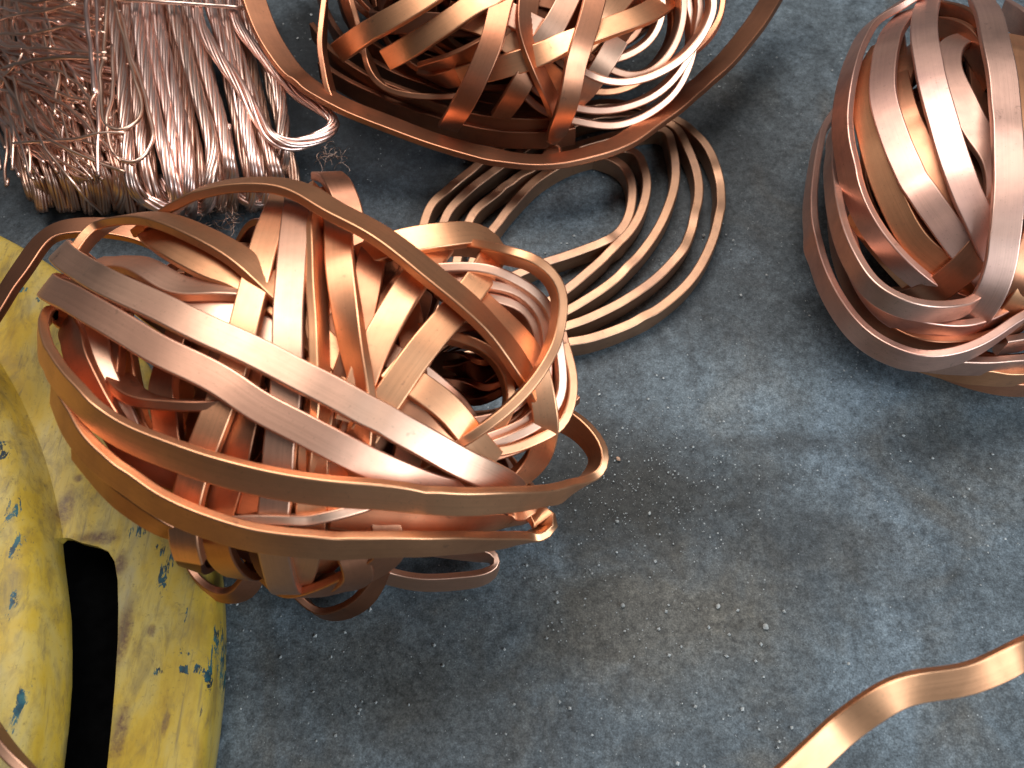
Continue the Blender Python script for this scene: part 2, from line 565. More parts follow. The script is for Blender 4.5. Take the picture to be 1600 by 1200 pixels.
def yellow_paint():
    m, t, b = nt('worn_yellow_paint')
    geo = t.nodes.new('ShaderNodeNewGeometry')
    v = geo.outputs['Position']
    mp = node(t, 'ShaderNodeMapping')
    mp.inputs['Scale'].default_value = (1.0, 0.4, 1.0)
    mp.inputs['Rotation'].default_value = (0, 0, R(8))
    t.links.new(v, mp.inputs[0])
    vs = mp.outputs[0]
    n1 = noise_tex(t, vs, 24, 5, 0.65, 0.4)
    base = ramp(t, n1.outputs[0], [(0.32, (0.32, 0.185, 0.020)), (0.46, (0.47, 0.305, 0.036)), (0.58, (0.46, 0.335, 0.090)), (0.70, (0.33, 0.27, 0.15))])
    n2 = noise_tex(t, vs, 90, 6, 0.75, 0.5)
    gm = ramp(t, n2.outputs[0], [(0.48, (0, 0, 0)), (0.68, (1, 1, 1))])
    col = mix(t, mth(t, 'MULTIPLY', gm.outputs[0], 0.75), base.outputs[0], (0.17, 0.12, 0.05))
    n3 = noise_tex(t, v, 420, 4, 0.7)
    pit = ramp(t, n3.outputs[0], [(0.60, (0, 0, 0)), (0.70, (1, 1, 1))])
    col = mix(t, mth(t, 'MULTIPLY', pit.outputs[0], mth(t, 'MULTIPLY', n1.outputs[0], 0.9)), col, (0.07, 0.05, 0.03))
    PM = lambda x, y, rx, ry, amp=1.6: place_mask(t, v, n2, x, y, rx, ry, HW, amp, 0.35)
    def mx(ms):
        r_ = ms[0]
        for q in ms[1:]:
            r_ = mth(t, 'MAXIMUM', r_, q)
        return r_
    # rust bleeding from the slot edge and a few knocks
    rust = mx([PM(192, 985, .007, .030), PM(186, 1140, .007, .022), PM(150, 838, .022, .007), PM(186, 880, .007, .012), PM(100, 790, .008, .020),
               PM(235, 985, .004, .005), PM(120, 745, .005, .004), PM(258, 1130, .003, .010)])
    rs = ramp(t, mth(t, 'MULTIPLY', rust, mth(t, 'ADD', n3.outputs[0], mth(t, 'MULTIPLY', n2.outputs[0], 0.6))), [(0.35, (0, 0, 0)), (0.95, (1, 1, 1))])
    col = mix(t, mth(t, 'MULTIPLY', rs.outputs[0], 0.85), col, (0.10, 0.045, 0.035))
    mp3 = node(t, 'ShaderNodeMapping')
    mp3.inputs['Scale'].default_value = (1.0, 0.05, 1.0)
    mp3.inputs['Rotation'].default_value = (0, 0, R(-6))
    t.links.new(v, mp3.inputs[0])
    n8 = noise_tex(t, mp3.outputs[0], 420, 3, 0.6)
    sr = ramp(t, n8.outputs[0], [(0.60, (0, 0, 0)), (0.72, (1, 1, 1))])
    col = mix(t, mth(t, 'MULTIPLY', sr.outputs[0], 0.55), col, (0.13, 0.095, 0.05))
    # old blue-green coat showing in chips
    mp2 = node(t, 'ShaderNodeMapping')
    mp2.inputs['Scale'].default_value = (1.0, 0.30, 1.0)
    mp2.inputs['Location'].default_value = (0.37, 0.21, 0)
    t.links.new(v, mp2.inputs[0])
    n4 = noise_tex(t, mp2.outputs[0], 230, 5, 0.78, 0.6)
    chips = mx([PM(18, 735, .020, .009), PM(40, 722, .008, .006), PM(56, 830, .006, .022), PM(66, 880, .005, .018), PM(62, 960, .005, .020), PM(18, 1028, .014, .004),
                PM(300, 1045, .013, .004), PM(245, 1050, .008, .004), PM(215, 830, .010, .006), PM(262, 862, .010, .007), PM(255, 905, .005, .020), PM(290, 965, .004, .012),
                PM(28, 452, .012, .005), PM(70, 460, .008, .010), PM(330, 1010, .004, .045), PM(292, 1016, .006, .006), PM(70, 1120, .004, .02), PM(30, 1130, .006, .004)])
    cm0 = mth(t, 'ADD', mth(t, 'MULTIPLY', chips, 0.27), n4.outputs[0])
    cm = ramp(t, cm0, [(0.755, (0, 0, 0)), (0.78, (1, 1, 1))])
    n5 = noise_tex(t, v, 130, 3, 0.5)
    cc = ramp(t, n5.outputs[0], [(0.38, (0.010, 0.022, 0.030)), (0.52, (0.014, 0.075, 0.095)), (0.68, (0.05, 0.13, 0.12))])
    col = mix(t, cm.outputs[0], col, cc.outputs[0])
    t.links.new(col, b.inputs['Base Color'])
    b.inputs['Roughness'].default_value = 0.5
    b.inputs['Specular IOR Level'].default_value = 0.35
    bp = node(t, 'ShaderNodeBump')
    bp.inputs['Strength'].default_value = 0.22
    bp.inputs['Distance'].default_value = 0.0015
    hs = mth(t, 'SUBTRACT', mth(t, 'MULTIPLY', n2.outputs[0], 0.5), mth(t, 'MULTIPLY', cm.outputs[0], 0.25))
    t.links.new(hs, bp.inputs['Height'])
    t.links.new(bp.outputs[0], b.inputs['Normal'])
    return m

def plain(name, col, rough=0.7, metal=0.0, spec=0.5):
    m, t, b = nt(name)
    geo = t.nodes.new('ShaderNodeNewGeometry')
    n = noise_tex(t, geo.outputs['Position'], 160, 4)
    r = ramp(t, n.outputs[0], [(0.3, tuple(c * 0.7 for c in col)), (0.7, tuple(min(1, c * 1.25) for c in col))])
    t.links.new(r.outputs[0], b.inputs['Base Color'])
    b.inputs['Roughness'].default_value = rough
    b.inputs['Metallic'].default_value = metal
    b.inputs['Specular IOR Level'].default_value = spec
    return m

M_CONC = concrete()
M_YEL = yellow_paint()
M_BLACK = plain('slot_shade_black', (0.003, 0.003, 0.003), 0.9, 0.0, 0.0)  # flat black painting the unlit void seen through the wheel's slot
M_GRIT = plain('pale_grit', (0.38, 0.385, 0.37), 0.5)
M_STONE = plain('stone_chip', (0.33, 0.33, 0.31), 0.7)
M_STONEO = plain('rusty_stone_chip', (0.42, 0.24, 0.15), 0.7)

random.seed(7)
# ------------------------------------------------------------------ floor
def build_floor():
    bm = bmesh.new()
    n = 160
    S = 1.5
    vs = {}
    for i in range(n + 1):
        for j in range(n + 1):
            x = -S + 2 * S * i / n
            y = -S + 2 * S * j / n
            z = -0.0012 + 0.0012 * mnoise.noise(Vector((x * 9, y * 9, 0))) if True else 0
            vs[i, j] = bm.verts.new((x, y, min(0.0, z)))
    for i in range(n):
        for j in range(n):
            f = bm.faces.new((vs[i, j], vs[i + 1, j], vs[i + 1, j + 1], vs[i, j + 1]))
            f.smooth = True
    me = bpy.data.meshes.new('concrete_floor')
    bm.to_mesh(me); bm.free()
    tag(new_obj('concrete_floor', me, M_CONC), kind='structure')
build_floor()

# ------------------------------------------------------------------ yellow wheel
def circ3(a, b, c):
    ax, ay, bx, by, cx, cy = a.x, a.y, b.x, b.y, c.x, c.y
    d = 2 * (ax * (by - cy) + bx * (cy - ay) + cx * (ay - by))
    ux = ((ax * ax + ay * ay) * (by - cy) + (bx * bx + by * by) * (cy - ay) + (cx * cx + cy * cy) * (ay - by)) / d
    uy = ((ax * ax + ay * ay) * (cx - bx) + (bx * bx + by * by) * (ax - cx) + (cx * cx + cy * cy) * (bx - ax)) / d
    return Vector((ux, uy, 0)), math.hypot(ax - ux, ay - uy)

def build_wheel():
    oc, orad = circ3(at(2, 368, HW - .006), at(336, 1000, HW - .006), at(316, 1200, HW - .006))
    ic, irad = circ3(at(38, 640, HW), at(103, 900, HW), at(98, 1150, HW))
    root = empty('yellow_wheel', (oc.x, oc.y, 0), 'worn yellow painted cast metal wheel with a curved black slot', 'wheel')
    def ri(th):
        d = Vector((math.cos(th), math.sin(th), 0))
        q = oc - ic
        bq = q.dot(d)
        return -bq + math.sqrt(max(0, bq * bq - (q.dot(q) - irad * irad)))
    bm = bmesh.new()
    na = 300
    rings = []
    for i in range(na):
        th = 2 * math.pi * i / na
        r0 = ri(th)
        prof = []
        for f in (0.02, 0.15, 0.3, 0.45, 0.6, 0.72, 0.82, 0.90):
            prof.append((r0 * f, HH + 0.002 * (1 - f)))
        # rounded shoulder of the hub, then hollow at its foot
        for d, z in ((-0.024, HH), (-0.016, HH - .0008), (-0.010, HH - .003), (-0.006, HH - .007), (-0.0035, HH - .013),
                     (-0.0015, HW + .005), (0.0005, HW - .001), (0.005, HW - .0025), (0.016, HW - .002)):
            prof.append((r0 + d, z))
        ro = orad
        s0, s1 = r0 + 0.016, ro - 0.009
        for f in (0.2, 0.4, 0.6, 0.8, 1.0):
            prof.append((s0 + (s1 - s0) * f, HW - .002 + .002 * math.sin(f * math.pi / 2)))
        for a in (20, 40, 60, 75, 90):
            prof.append((ro - 0.009 + 0.009 * math.sin(R(a)), HW - 0.009 + 0.009 * math.cos(R(a))))
        prof.append((ro, 0.010)); prof.append((ro - 0.001, 0.0015))
        ring = []
        for r_, z in prof:
            p = Vector((oc.x + r_ * math.cos(th), oc.y + r_ * math.sin(th), z))
            p.z += 0.0003 * mnoise.noise(p * 40)
            ring.append(bm.verts.new(p))
        rings.append(ring)
    for i in range(na):
        a, b = rings[i], rings[(i + 1) % na]
        for j in range(len(a) - 1):
            bm.faces.new((a[j], a[j + 1], b[j + 1], b[j]))
    bm.faces.new([r_[0] for r_ in rings])
    bmesh.ops.recalc_face_normals(bm, faces=bm.faces)
    me = bpy.data.meshes.new('casting')
    bm.to_mesh(me); bm.free()
    up = sum(p.normal.z * p.area for p in me.polygons)
    if up < 0:
        me.flip_normals()
    tmp = bpy.data.objects.new('tmp_casting', me)
    COL.objects.link(tmp)
    so = tmp.modifiers.new('s', 'SOLIDIFY'); so.thickness = 0.0045; so.offset = -1
    # slot cutter traced on the web
    L = [(92, 846), (96, 883), (101, 927), (105, 967), (106, 1017), (105, 1067), (100, 1133), (92, 1200), (80, 1270), (66, 1330)]
    Rr = [(140, 1352), (152, 1290), (165, 1200), (172, 1133), (178, 1067), (182, 1000), (183, 950), (182, 905), (177, 876), (167, 860), (150, 852), (125, 846), (107, 839), (98, 839)]
    poly = [at(x, y, HW) for x, y in L + Rr]
    bm = bmesh.new()
    lo = [bm.verts.new((p.x, p.y, -0.02)) for p in poly]
    hi = [bm.verts.new((p.x, p.y, 0.09)) for p in poly]
    bm.faces.new(lo); bm.faces.new(hi)
    for i in range(len(poly)):
        j = (i + 1) % len(poly)
        bm.faces.new((lo[i], lo[j], hi[j], hi[i]))
    bmesh.ops.recalc_face_normals(bm, faces=bm.faces)
    cme = bpy.data.meshes.new('cut'); bm.to_mesh(cme); bm.free()
    cut = bpy.data.objects.new('tmp_cut', cme); COL.objects.link(cut)
    bo = tmp.modifiers.new('b', 'BOOLEAN'); bo.operation = 'DIFFERENCE'; bo.object = cut; bo.solver = 'EXACT'
    bv = tmp.modifiers.new('v', 'BEVEL'); bv.width = 0.0009; bv.segments = 2; bv.limit_method = 'ANGLE'; bv.angle_limit = R(50)
    dg = bpy.context.evaluated_depsgraph_get()
    fin = bpy.data.meshes.new_from_object(tmp.evaluated_get(dg))
    bpy.data.objects.remove(tmp); bpy.data.objects.remove(cut)
    fin.materials.clear()
    fin.polygons.foreach_set('use_smooth', [True] * len(fin.polygons))
    fin.set_sharp_from_angle(angle=R(40))
    o = new_obj('casting', fin, M_YEL, root)
    # added black disc painting the slot's shade, closing the underside
    bm = bmesh.new()
    bmesh.ops.create_circle(bm, cap_ends=True, segments=96, radius=orad - 0.012)
    for v in bm.verts:
        v.co += Vector((oc.x, oc.y, 0.003))
    pm = bpy.data.meshes.new('slot_shade_disc'); bm.to_mesh(pm); bm.free()
    new_obj('slot_shade_disc', pm, M_BLACK, root)
build_wheel()

# ------------------------------------------------------------------ flat spiral coil under the upper tangle
def build_coil():
    h = 0.0155
    cx, cy = 850, 395
    rings = [
        [(956, 249), (979, 267), (988, 297), (982, 339), (960, 369), (919, 387), (877, 402), (840, 414), (800, 432), (760, 445), (735, 440), (740, 405), (776, 350), (810, 309), (847, 275), (905, 246)],
        [(982, 234), (1005, 260), (1011, 297), (997, 342), (967, 380), (919, 425), (877, 459), (820, 490), (760, 500), (715, 480), (710, 430), (735, 342), (772, 305), (821, 271), (900, 228)],
        [(1027, 200), (1050, 230), (1056, 275), (1046, 320), (1024, 365), (982, 417), (937, 455), (877, 490), (800, 520), (735, 525), (690, 500), (675, 450), (694, 346), (724, 305), (769, 269), (850, 215), (940, 180)],
        [(1042, 190), (1076, 234), (1091, 282), (1087, 335), (1069, 384), (1031, 429), (975, 470), (919, 498), (877, 512), (800, 540), (720, 545), (665, 515), (645, 450), (667, 335), (697, 297), (742, 262), (830, 200), (940, 160)],
        [(1040, 180), (1076, 200), (1106, 230), (1123, 275), (1125, 324), (1113, 376), (1083, 432), (1031, 481), (975, 511), (919, 530), (877, 537), (800, 560), (710, 565), (645, 530), (620, 460)],
    ]
    root = empty('copper_strip_coil', at(880, 380, 0), 'flat spiral coil of thick copper strip standing on edge on the floor', 'copper coil')
    seq = [(850, 236), (905, 236)]
    for r_ in rings:
        seq += r_
    P = [(at(x, y, h - 0.001) - Vector((0, 0, .006)), 0.0) for x, y in seq]
    path = spline(P, 0.003)
    sweep('strip', path, lambda p: ('w', Vector((0, 0, 1))), 0.014, 0.0067, M_COIL, root, wob=0.0004)
build_coil()

# ------------------------------------------------------------------ central tangle
A = Ball(478, 600, 0.088, 0.136, 0.120, 0.080)
def build_a():
    root = empty('copper_strip_tangle', (A.c.x, A.c.y, 0.0), 'large round tangle of shiny flat copper strip resting against the yellow wheel', 'copper scrap', 'copper strip tangles')
    S = lambda pts, **k: strip(root, pts, k.pop('src', A), mat=k.pop('mat', M_STRIP), zmin=k.pop('zmin', 0.006), t=k.pop('t', .0046), **k)
    # long diagonals
    S([(97, 392, 1.03), (125, 420, 1.05), (158, 437, 1.06), (247, 482, 1.06), (358, 532, 1.06), (500, 602, 1.05), (603, 660, 1.04), (668, 694, 1.03), (726, 725, 1.02), (790, 757, .99)], mat=M_PINK, back=True)
    S([(80, 446, 1.03), (110, 468, 1.05), (165, 496, 1.05), (253, 548, 1.04), (348, 598, 1.03), (400, 632, 1.02), (472, 670, 1.01), (563, 716, 1.0), (632, 745, .98), (720, 772, .95)], mat=M_PINK, back=True)
    S([(150, 520, .8, 0), (118, 503, .9, 0), (88, 490, .97, 0), (70, 500, 1.0, -10), (66, 520, 1.02), (72, 552, 1.05), (95, 594, 1.08), (130, 630, 1.1), (160, 657, 1.1), (200, 680, 1.1), (267, 708, 1.1), (333, 731, 1.1), (417, 752, 1.1), (500, 764, 1.1), (545, 770, 1.1), (690, 784, 1.1), (799, 782, 1.1), (871, 770, 1.08), (918, 748, 1.08), (938, 718, 1.05), (920, 684, 1.0), (880, 655, .9), (820, 640, .7)], roll0=-28)
    S([(88, 610, 1.0), (103, 650, 1.05), (140, 706, 1.08), (190, 748, 1.08), (250, 788, 1.08), (330, 820, 1.08), (400, 840, 1.08), (500, 852, 1.08), (617, 852, 1.06), (700, 848, 1.04), (770, 846, 1.02), (825, 840, .99), (858, 826, .95), (850, 808, .88), (800, 800, .80), (700, 790, .74)], roll0=-24)
    S([(120, 700, .98), (150, 738, 1.0), (200, 785, 1.02), (250, 820, 1.0), (295, 836, .93), (340, 838, .84)], mat=M_DARK, roll0=-24)
    # upper left loops
    S([(116, 405, .92), (126, 388, .96), (143, 368, 1.01), (165, 352, 1.05), (200, 343, 1.06), (250, 345, 1.06), (310, 366, 1.05), (360, 392, 1.03), (405, 428, 1.0), (450, 470, .93), (490, 540, .85)], back='half', roll0=24)
    strip(root, [(-80, 600, .075), (-25, 510, .08), (5, 465, .082), (32, 424, .083), (57, 388, .084), (85, 364, .085), (125, 354, .085), (180, 356, .08), (240, 372, .075), (300, 410, .07)], 'h', mat=M_DARK, n=Vector((-.25, .1, 1)), w=.014, t=.0046)
    S([(150, 415, .88), (196, 412, .93), (237, 426, .95), (285, 448, .95), (348, 450, .95), (390, 455, .92), (440, 470, .85)], mat=M_PINK, back='half', roll0=20)
    S([(235, 362, .95), (263, 382, .98), (300, 402, .98), (350, 425, .97), (400, 450, .93)], mat=M_STRIP, back='half')
    S([(190, 440, .85), (230, 452, .88), (300, 475, .9), (380, 500, .88)], mat=M_PINK, back=True)
    # big hoop over the top
    S([(225, 360, .92), (262, 330, 1.02), (305, 306, 1.08), (364, 290, 1.12), (427, 289, 1.14), (470, 300, 1.14), (517, 325, 1.14), (583, 362, 1.13), (650, 409, 1.12), (717, 462, 1.1), (767, 514, 1.08), (808, 566, 1.06), (830, 605, 1.0), (840, 650, .9)], w=0.0132, roll0=14)
    # verticals
    S([(470, 295, .98), (465, 325, 1.0), (458, 400, 1.0), (452, 480, .99), (450, 555, .98), (446, 620, .96), (440, 690, .96), (430, 790, .96), (425, 850, .96)], back=True, mat=M_PINK)
    S([(445, 300, .97), (434, 333, .99), (408, 418, .99), (386, 500, .97), (368, 560, .95), (335, 660, .95), (303, 743, .96), (290, 800, .98), (290, 845, 1.0), (298, 872, .97)])
    S([(500, 300, .95, 50), (492, 350, .96, 60), (492, 410, .96, 65), (498, 500, .96, 70), (500, 577, .95, 70), (505, 650, .93, 60)], back='half')
    S([(520, 300, .95), (527, 350, .98, 0), (530, 400, .98, -8), (535, 447, .98, -20), (548, 520, .97, -40), (560, 575, .96, -55), (568, 625, .95, -60), (560, 700, .93, -30)], back='half')
    S([(505, 275, 1.0), (520, 278, 1.05), (535, 300, 1.05), (550, 350, .95)], mat=M_DARK, back='half')
    S([(600, 372, .93), (583, 400, .95), (572, 450, .93), (560, 510, .9), (550, 570, .88)], mat=M_DARK, back='half')
    S([(694, 378, .98), (665, 415, .99), (637, 453, .99), (612, 492, .98), (590, 532, .96), (567, 590, .94), (545, 660, .9)])
    S([(560, 405, .92, -10), (600, 388, .99, -15), (650, 376, 1.04, -20), (700, 369, 1.07, -20), (742, 366, 1.08, -10), (768, 376, 1.08, 0), (770, 402, 1.07, 0), (745, 445, 1.04), (715, 480, 1.01), (690, 510, 1.0), (650, 562, .98), (612, 618, .96), (570, 680, .92)], mat=M_STRIP)
    S([(640, 430, .85), (600, 480, .88), (550, 560, .85), (520, 640, .83)], mat=M_DARK, back=True)
    # rings round the dark eye on the right
    hp = A.hit(790, 540, 1.0)
    hn = (A.grad(hp) + (CAM - hp).normalized() * 1.6).normalized()
    pl = Plane(hp, hn)
    def ring(pts, **k):
        k.setdefault('w', 0.012); k.setdefault('t', .0048)
        strip(root, pts, pl, wdir=pl.n, mat=k.pop('mat', M_STRIP), zmin=0.006, **k)
    ring([(600, 415, -.035), (660, 395, -.028), (719, 388, -.022), (760, 393, -.010), (787, 400, .000), (815, 407, .008), (841, 418, .008), (862, 438, .008), (873, 463, .008), (874, 489, .008), (869, 519, .008), (859, 552, .009), (846, 577, .010), (829, 600, .010), (797, 632, .010), (762, 662, .009), (728, 688, .006), (690, 712, .0), (650, 730, -.01)])
    ring([(690, 424, -.012), (740, 424, -.006), (776, 431, -.004), (806, 444, -.004), (832, 460, -.004), (848, 477, -.004), (860, 500, -.004), (868, 540, -.004), (873, 580, -.006), (872, 620, -.008), (850, 655, -.010), (810, 680, -.012), (760, 700, -.014), (690, 715, -.016)], mat=M_PINK)
    ring([(690, 440, -.018), (730, 442, -.010), (762, 447, -.008), (789, 452, -.008), (811, 463, -.008), (829, 479, -.008), (845, 505, -.008), (851, 536, -.008), (852, 580, -.010), (845, 625, -.012), (815, 660, -.016), (760, 685, -.018)], mat=M_PINK)
    ring([(690, 462, -.022), (730, 465, -.014), (766, 470, -.012), (792, 476, -.012), (815, 488, -.012), (831, 508, -.012), (838, 535, -.012), (836, 580, -.014), (820, 620, -.018), (780, 650, -.022), (720, 660, -.026)], mat=M_PINK)
    ring([(878, 540, -.010), (889, 580, -.010), (890, 615, -.010), (882, 648, -.010), (866, 670, -.010), (838, 684, -.010), (806, 698, -.010), (762, 707, -.010), (700, 708, -.012), (640, 690, -.016)], mat=M_STRIP)
    ring([(872, 520, -.014), (880, 570, -.016), (876, 620, -.016), (862, 655, -.016), (830, 690, -.018), (790, 708, -.018), (740, 722, -.018), (680, 725, -.02)], mat=M_DARK)
    ring([(640, 515, -.02), (680, 522, -.014), (716, 531, -.012), (752, 543, -.010), (778, 566, -.010), (793, 596, -.010), (797, 622, -.012), (785, 660, -.018), (740, 690, -.024)], mat=M_STRIP)
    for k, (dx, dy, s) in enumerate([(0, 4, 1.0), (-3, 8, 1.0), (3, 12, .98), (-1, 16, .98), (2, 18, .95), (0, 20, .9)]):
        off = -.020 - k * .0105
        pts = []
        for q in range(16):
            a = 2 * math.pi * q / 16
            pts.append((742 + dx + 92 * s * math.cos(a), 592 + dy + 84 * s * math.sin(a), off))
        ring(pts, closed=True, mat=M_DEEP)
    for a0, b0, kk in ((640, 600, .40), (660, 650, .36), (650, 560, .33), (640, 690, .45)):
        S([(a0 - 40, b0, kk), (a0 + 60, b0 + 22, kk), (a0 + 140, b0 + 12, kk), (a0 + 220, b0 - 30, kk)], mat=M_DEEP, w=.016)
    for q, (a0, b0, kk) in enumerate([(600, 560, .55), (620, 600, .5), (640, 640, .52), (600, 520, .48), (660, 680, .55)]):
        S([(a0 - 60, b0 - 40, kk), (a0 + 20, b0, kk - .06), (a0 + 110, b0 + 10, kk - .08), (a0 + 190, b0 - 15, kk - .02), (a0 + 240, b0 - 60, kk + .05)], mat=M_DARK)
    S([(735, 455, 1.0), (760, 478, 1.01), (797, 512, 1.02), (825, 548, 1.02, -15), (841, 590, 1.02, -35), (848, 626, 1.02, -50), (853, 655, 1.02, -55), (853, 682, 1.0, -55), (843, 708, .97, -50), (828, 730, .94, -40), (790, 760, .9)], w=.012)
    S([(610, 575, .93), (649, 603, .96), (684, 628, .97), (710, 652, .97), (733, 680, .96), (770, 720, .93)], mat=M_STRIP)
    S([(640, 640, .88), (665, 655, .9), (690, 672, .92), (720, 700, .9)], mat=M_PINK)
    S([(590, 610, .9), (640, 650, .93), (690, 700, .95), (750, 750, .95), (800, 790, .92)], mat=M_DARK, back='half')
    # left inside
    S([(185, 590, .86, 60), (200, 612, .9, 70), (233, 628, .93, 75), (300, 634, .93, 75), (345, 632, .9, 70), (420, 610, .85, 60)], mat=M_DARK)
    S([(150, 470, .85, 30), (152, 520, .9, 30), (160, 570, .92, 30), (185, 640, .9, 30), (215, 700, .85, 20)], mat=M_PINK, w=.011)
    S([(185, 490, .82), (175, 550, .88), (172, 610, .88), (190, 680, .85)], mat=M_DARK, back=True)
    S([(120, 490, .9), (118, 540, .96), (140, 600, .97), (180, 670, .95), (240, 730, .92)], mat=M_DARK, back=True)
    S([(205, 480, .75), (195, 550, .8), (205, 620, .8), (240, 700, .8)], mat=M_STRIP, back=True)
    S([(260, 580, .78), (262, 640, .82), (270, 700, .85), (280, 770, .85)], mat=M_DARK, back=True)
    S([(395, 560, .86), (385, 640, .88), (372, 700, .88), (350, 780, .88), (340, 850, .9)], mat=M_DARK, back=True)
    S([(500, 620, .88), (492, 690, .9), (488, 770, .9), (480, 850, .92)], mat=M_STRIP, back=True)
    S([(560, 640, .86), (540, 700, .88), (530, 760, .9), (540, 840, .92), (560, 900, .95)], mat=M_DARK, back=True)
    S([(640, 700, .85), (610, 760, .9), (600, 820, .94), (603, 870, .97)], mat=M_DARK, back=True)
    S([(330, 822, .95, -60), (400, 815, .97, -70), (472, 812, .97, -75), (545, 798, .95, -70), (620, 775, .9, -60)], mat=M_PINK)
    S([(520, 800, .93), (600, 812, .95), (700, 818, .95), (790, 812, .92), (830, 800, .85)], mat=M_STRIP, back='half')
    # loops hanging out at the bottom
    H = lambda pts, **k: strip(root, pts, 'h', mat=k.pop('mat', M_STRIP), zmin=0.0045, **k)
    c0 = A.c
    rad = lambda x, y: (lambda p: Vector((p.x - at(x, y, .02).x, p.y - at(x, y, .02).y, 0.6 * (p.x - at(x, y, .02).x) + .002)))
    H([(285, 800, .05), (288, 850, .042), (300, 893, .033), (324, 922, .028), (352, 934, .026), (382, 925, .03), (400, 895, .04), (412, 860, .05), (430, 800, .06)], n=rad(350, 850), mat=M_DARK)
    H([(420, 830, .04), (440, 880, .030), (462, 922, .022), (490, 955, .017), (516, 962, .017), (560, 945, .022), (588, 910, .03), (603, 870, .04), (606, 810, .055)], n=rad(515, 880), mat=M_DARK)
    H([(520, 850, .04), (560, 882, .03), (614, 902, .022), (660, 910, .02), (712, 908, .019), (760, 902, .019), (779, 884, .02), (765, 868, .022), (710, 862, .026), (640, 850, .03)], wdir=Vector((0, .25, 1)), mat=M_PINK)
    H([(380, 860, .04), (420, 885, .034), (450, 885, .032), (480, 860, .036), (520, 820, .05)], n=rad(420, 820), mat=M_DARK)
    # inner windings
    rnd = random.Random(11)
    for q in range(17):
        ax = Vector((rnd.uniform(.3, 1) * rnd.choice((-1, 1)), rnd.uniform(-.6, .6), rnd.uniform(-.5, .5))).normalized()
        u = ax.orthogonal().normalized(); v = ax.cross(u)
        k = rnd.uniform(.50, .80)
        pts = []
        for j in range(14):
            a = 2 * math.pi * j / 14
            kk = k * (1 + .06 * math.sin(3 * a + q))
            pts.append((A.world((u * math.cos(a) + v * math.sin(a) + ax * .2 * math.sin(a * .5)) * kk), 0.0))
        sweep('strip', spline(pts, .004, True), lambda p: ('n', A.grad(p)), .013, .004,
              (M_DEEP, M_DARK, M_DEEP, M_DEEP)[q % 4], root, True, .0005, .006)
build_a()

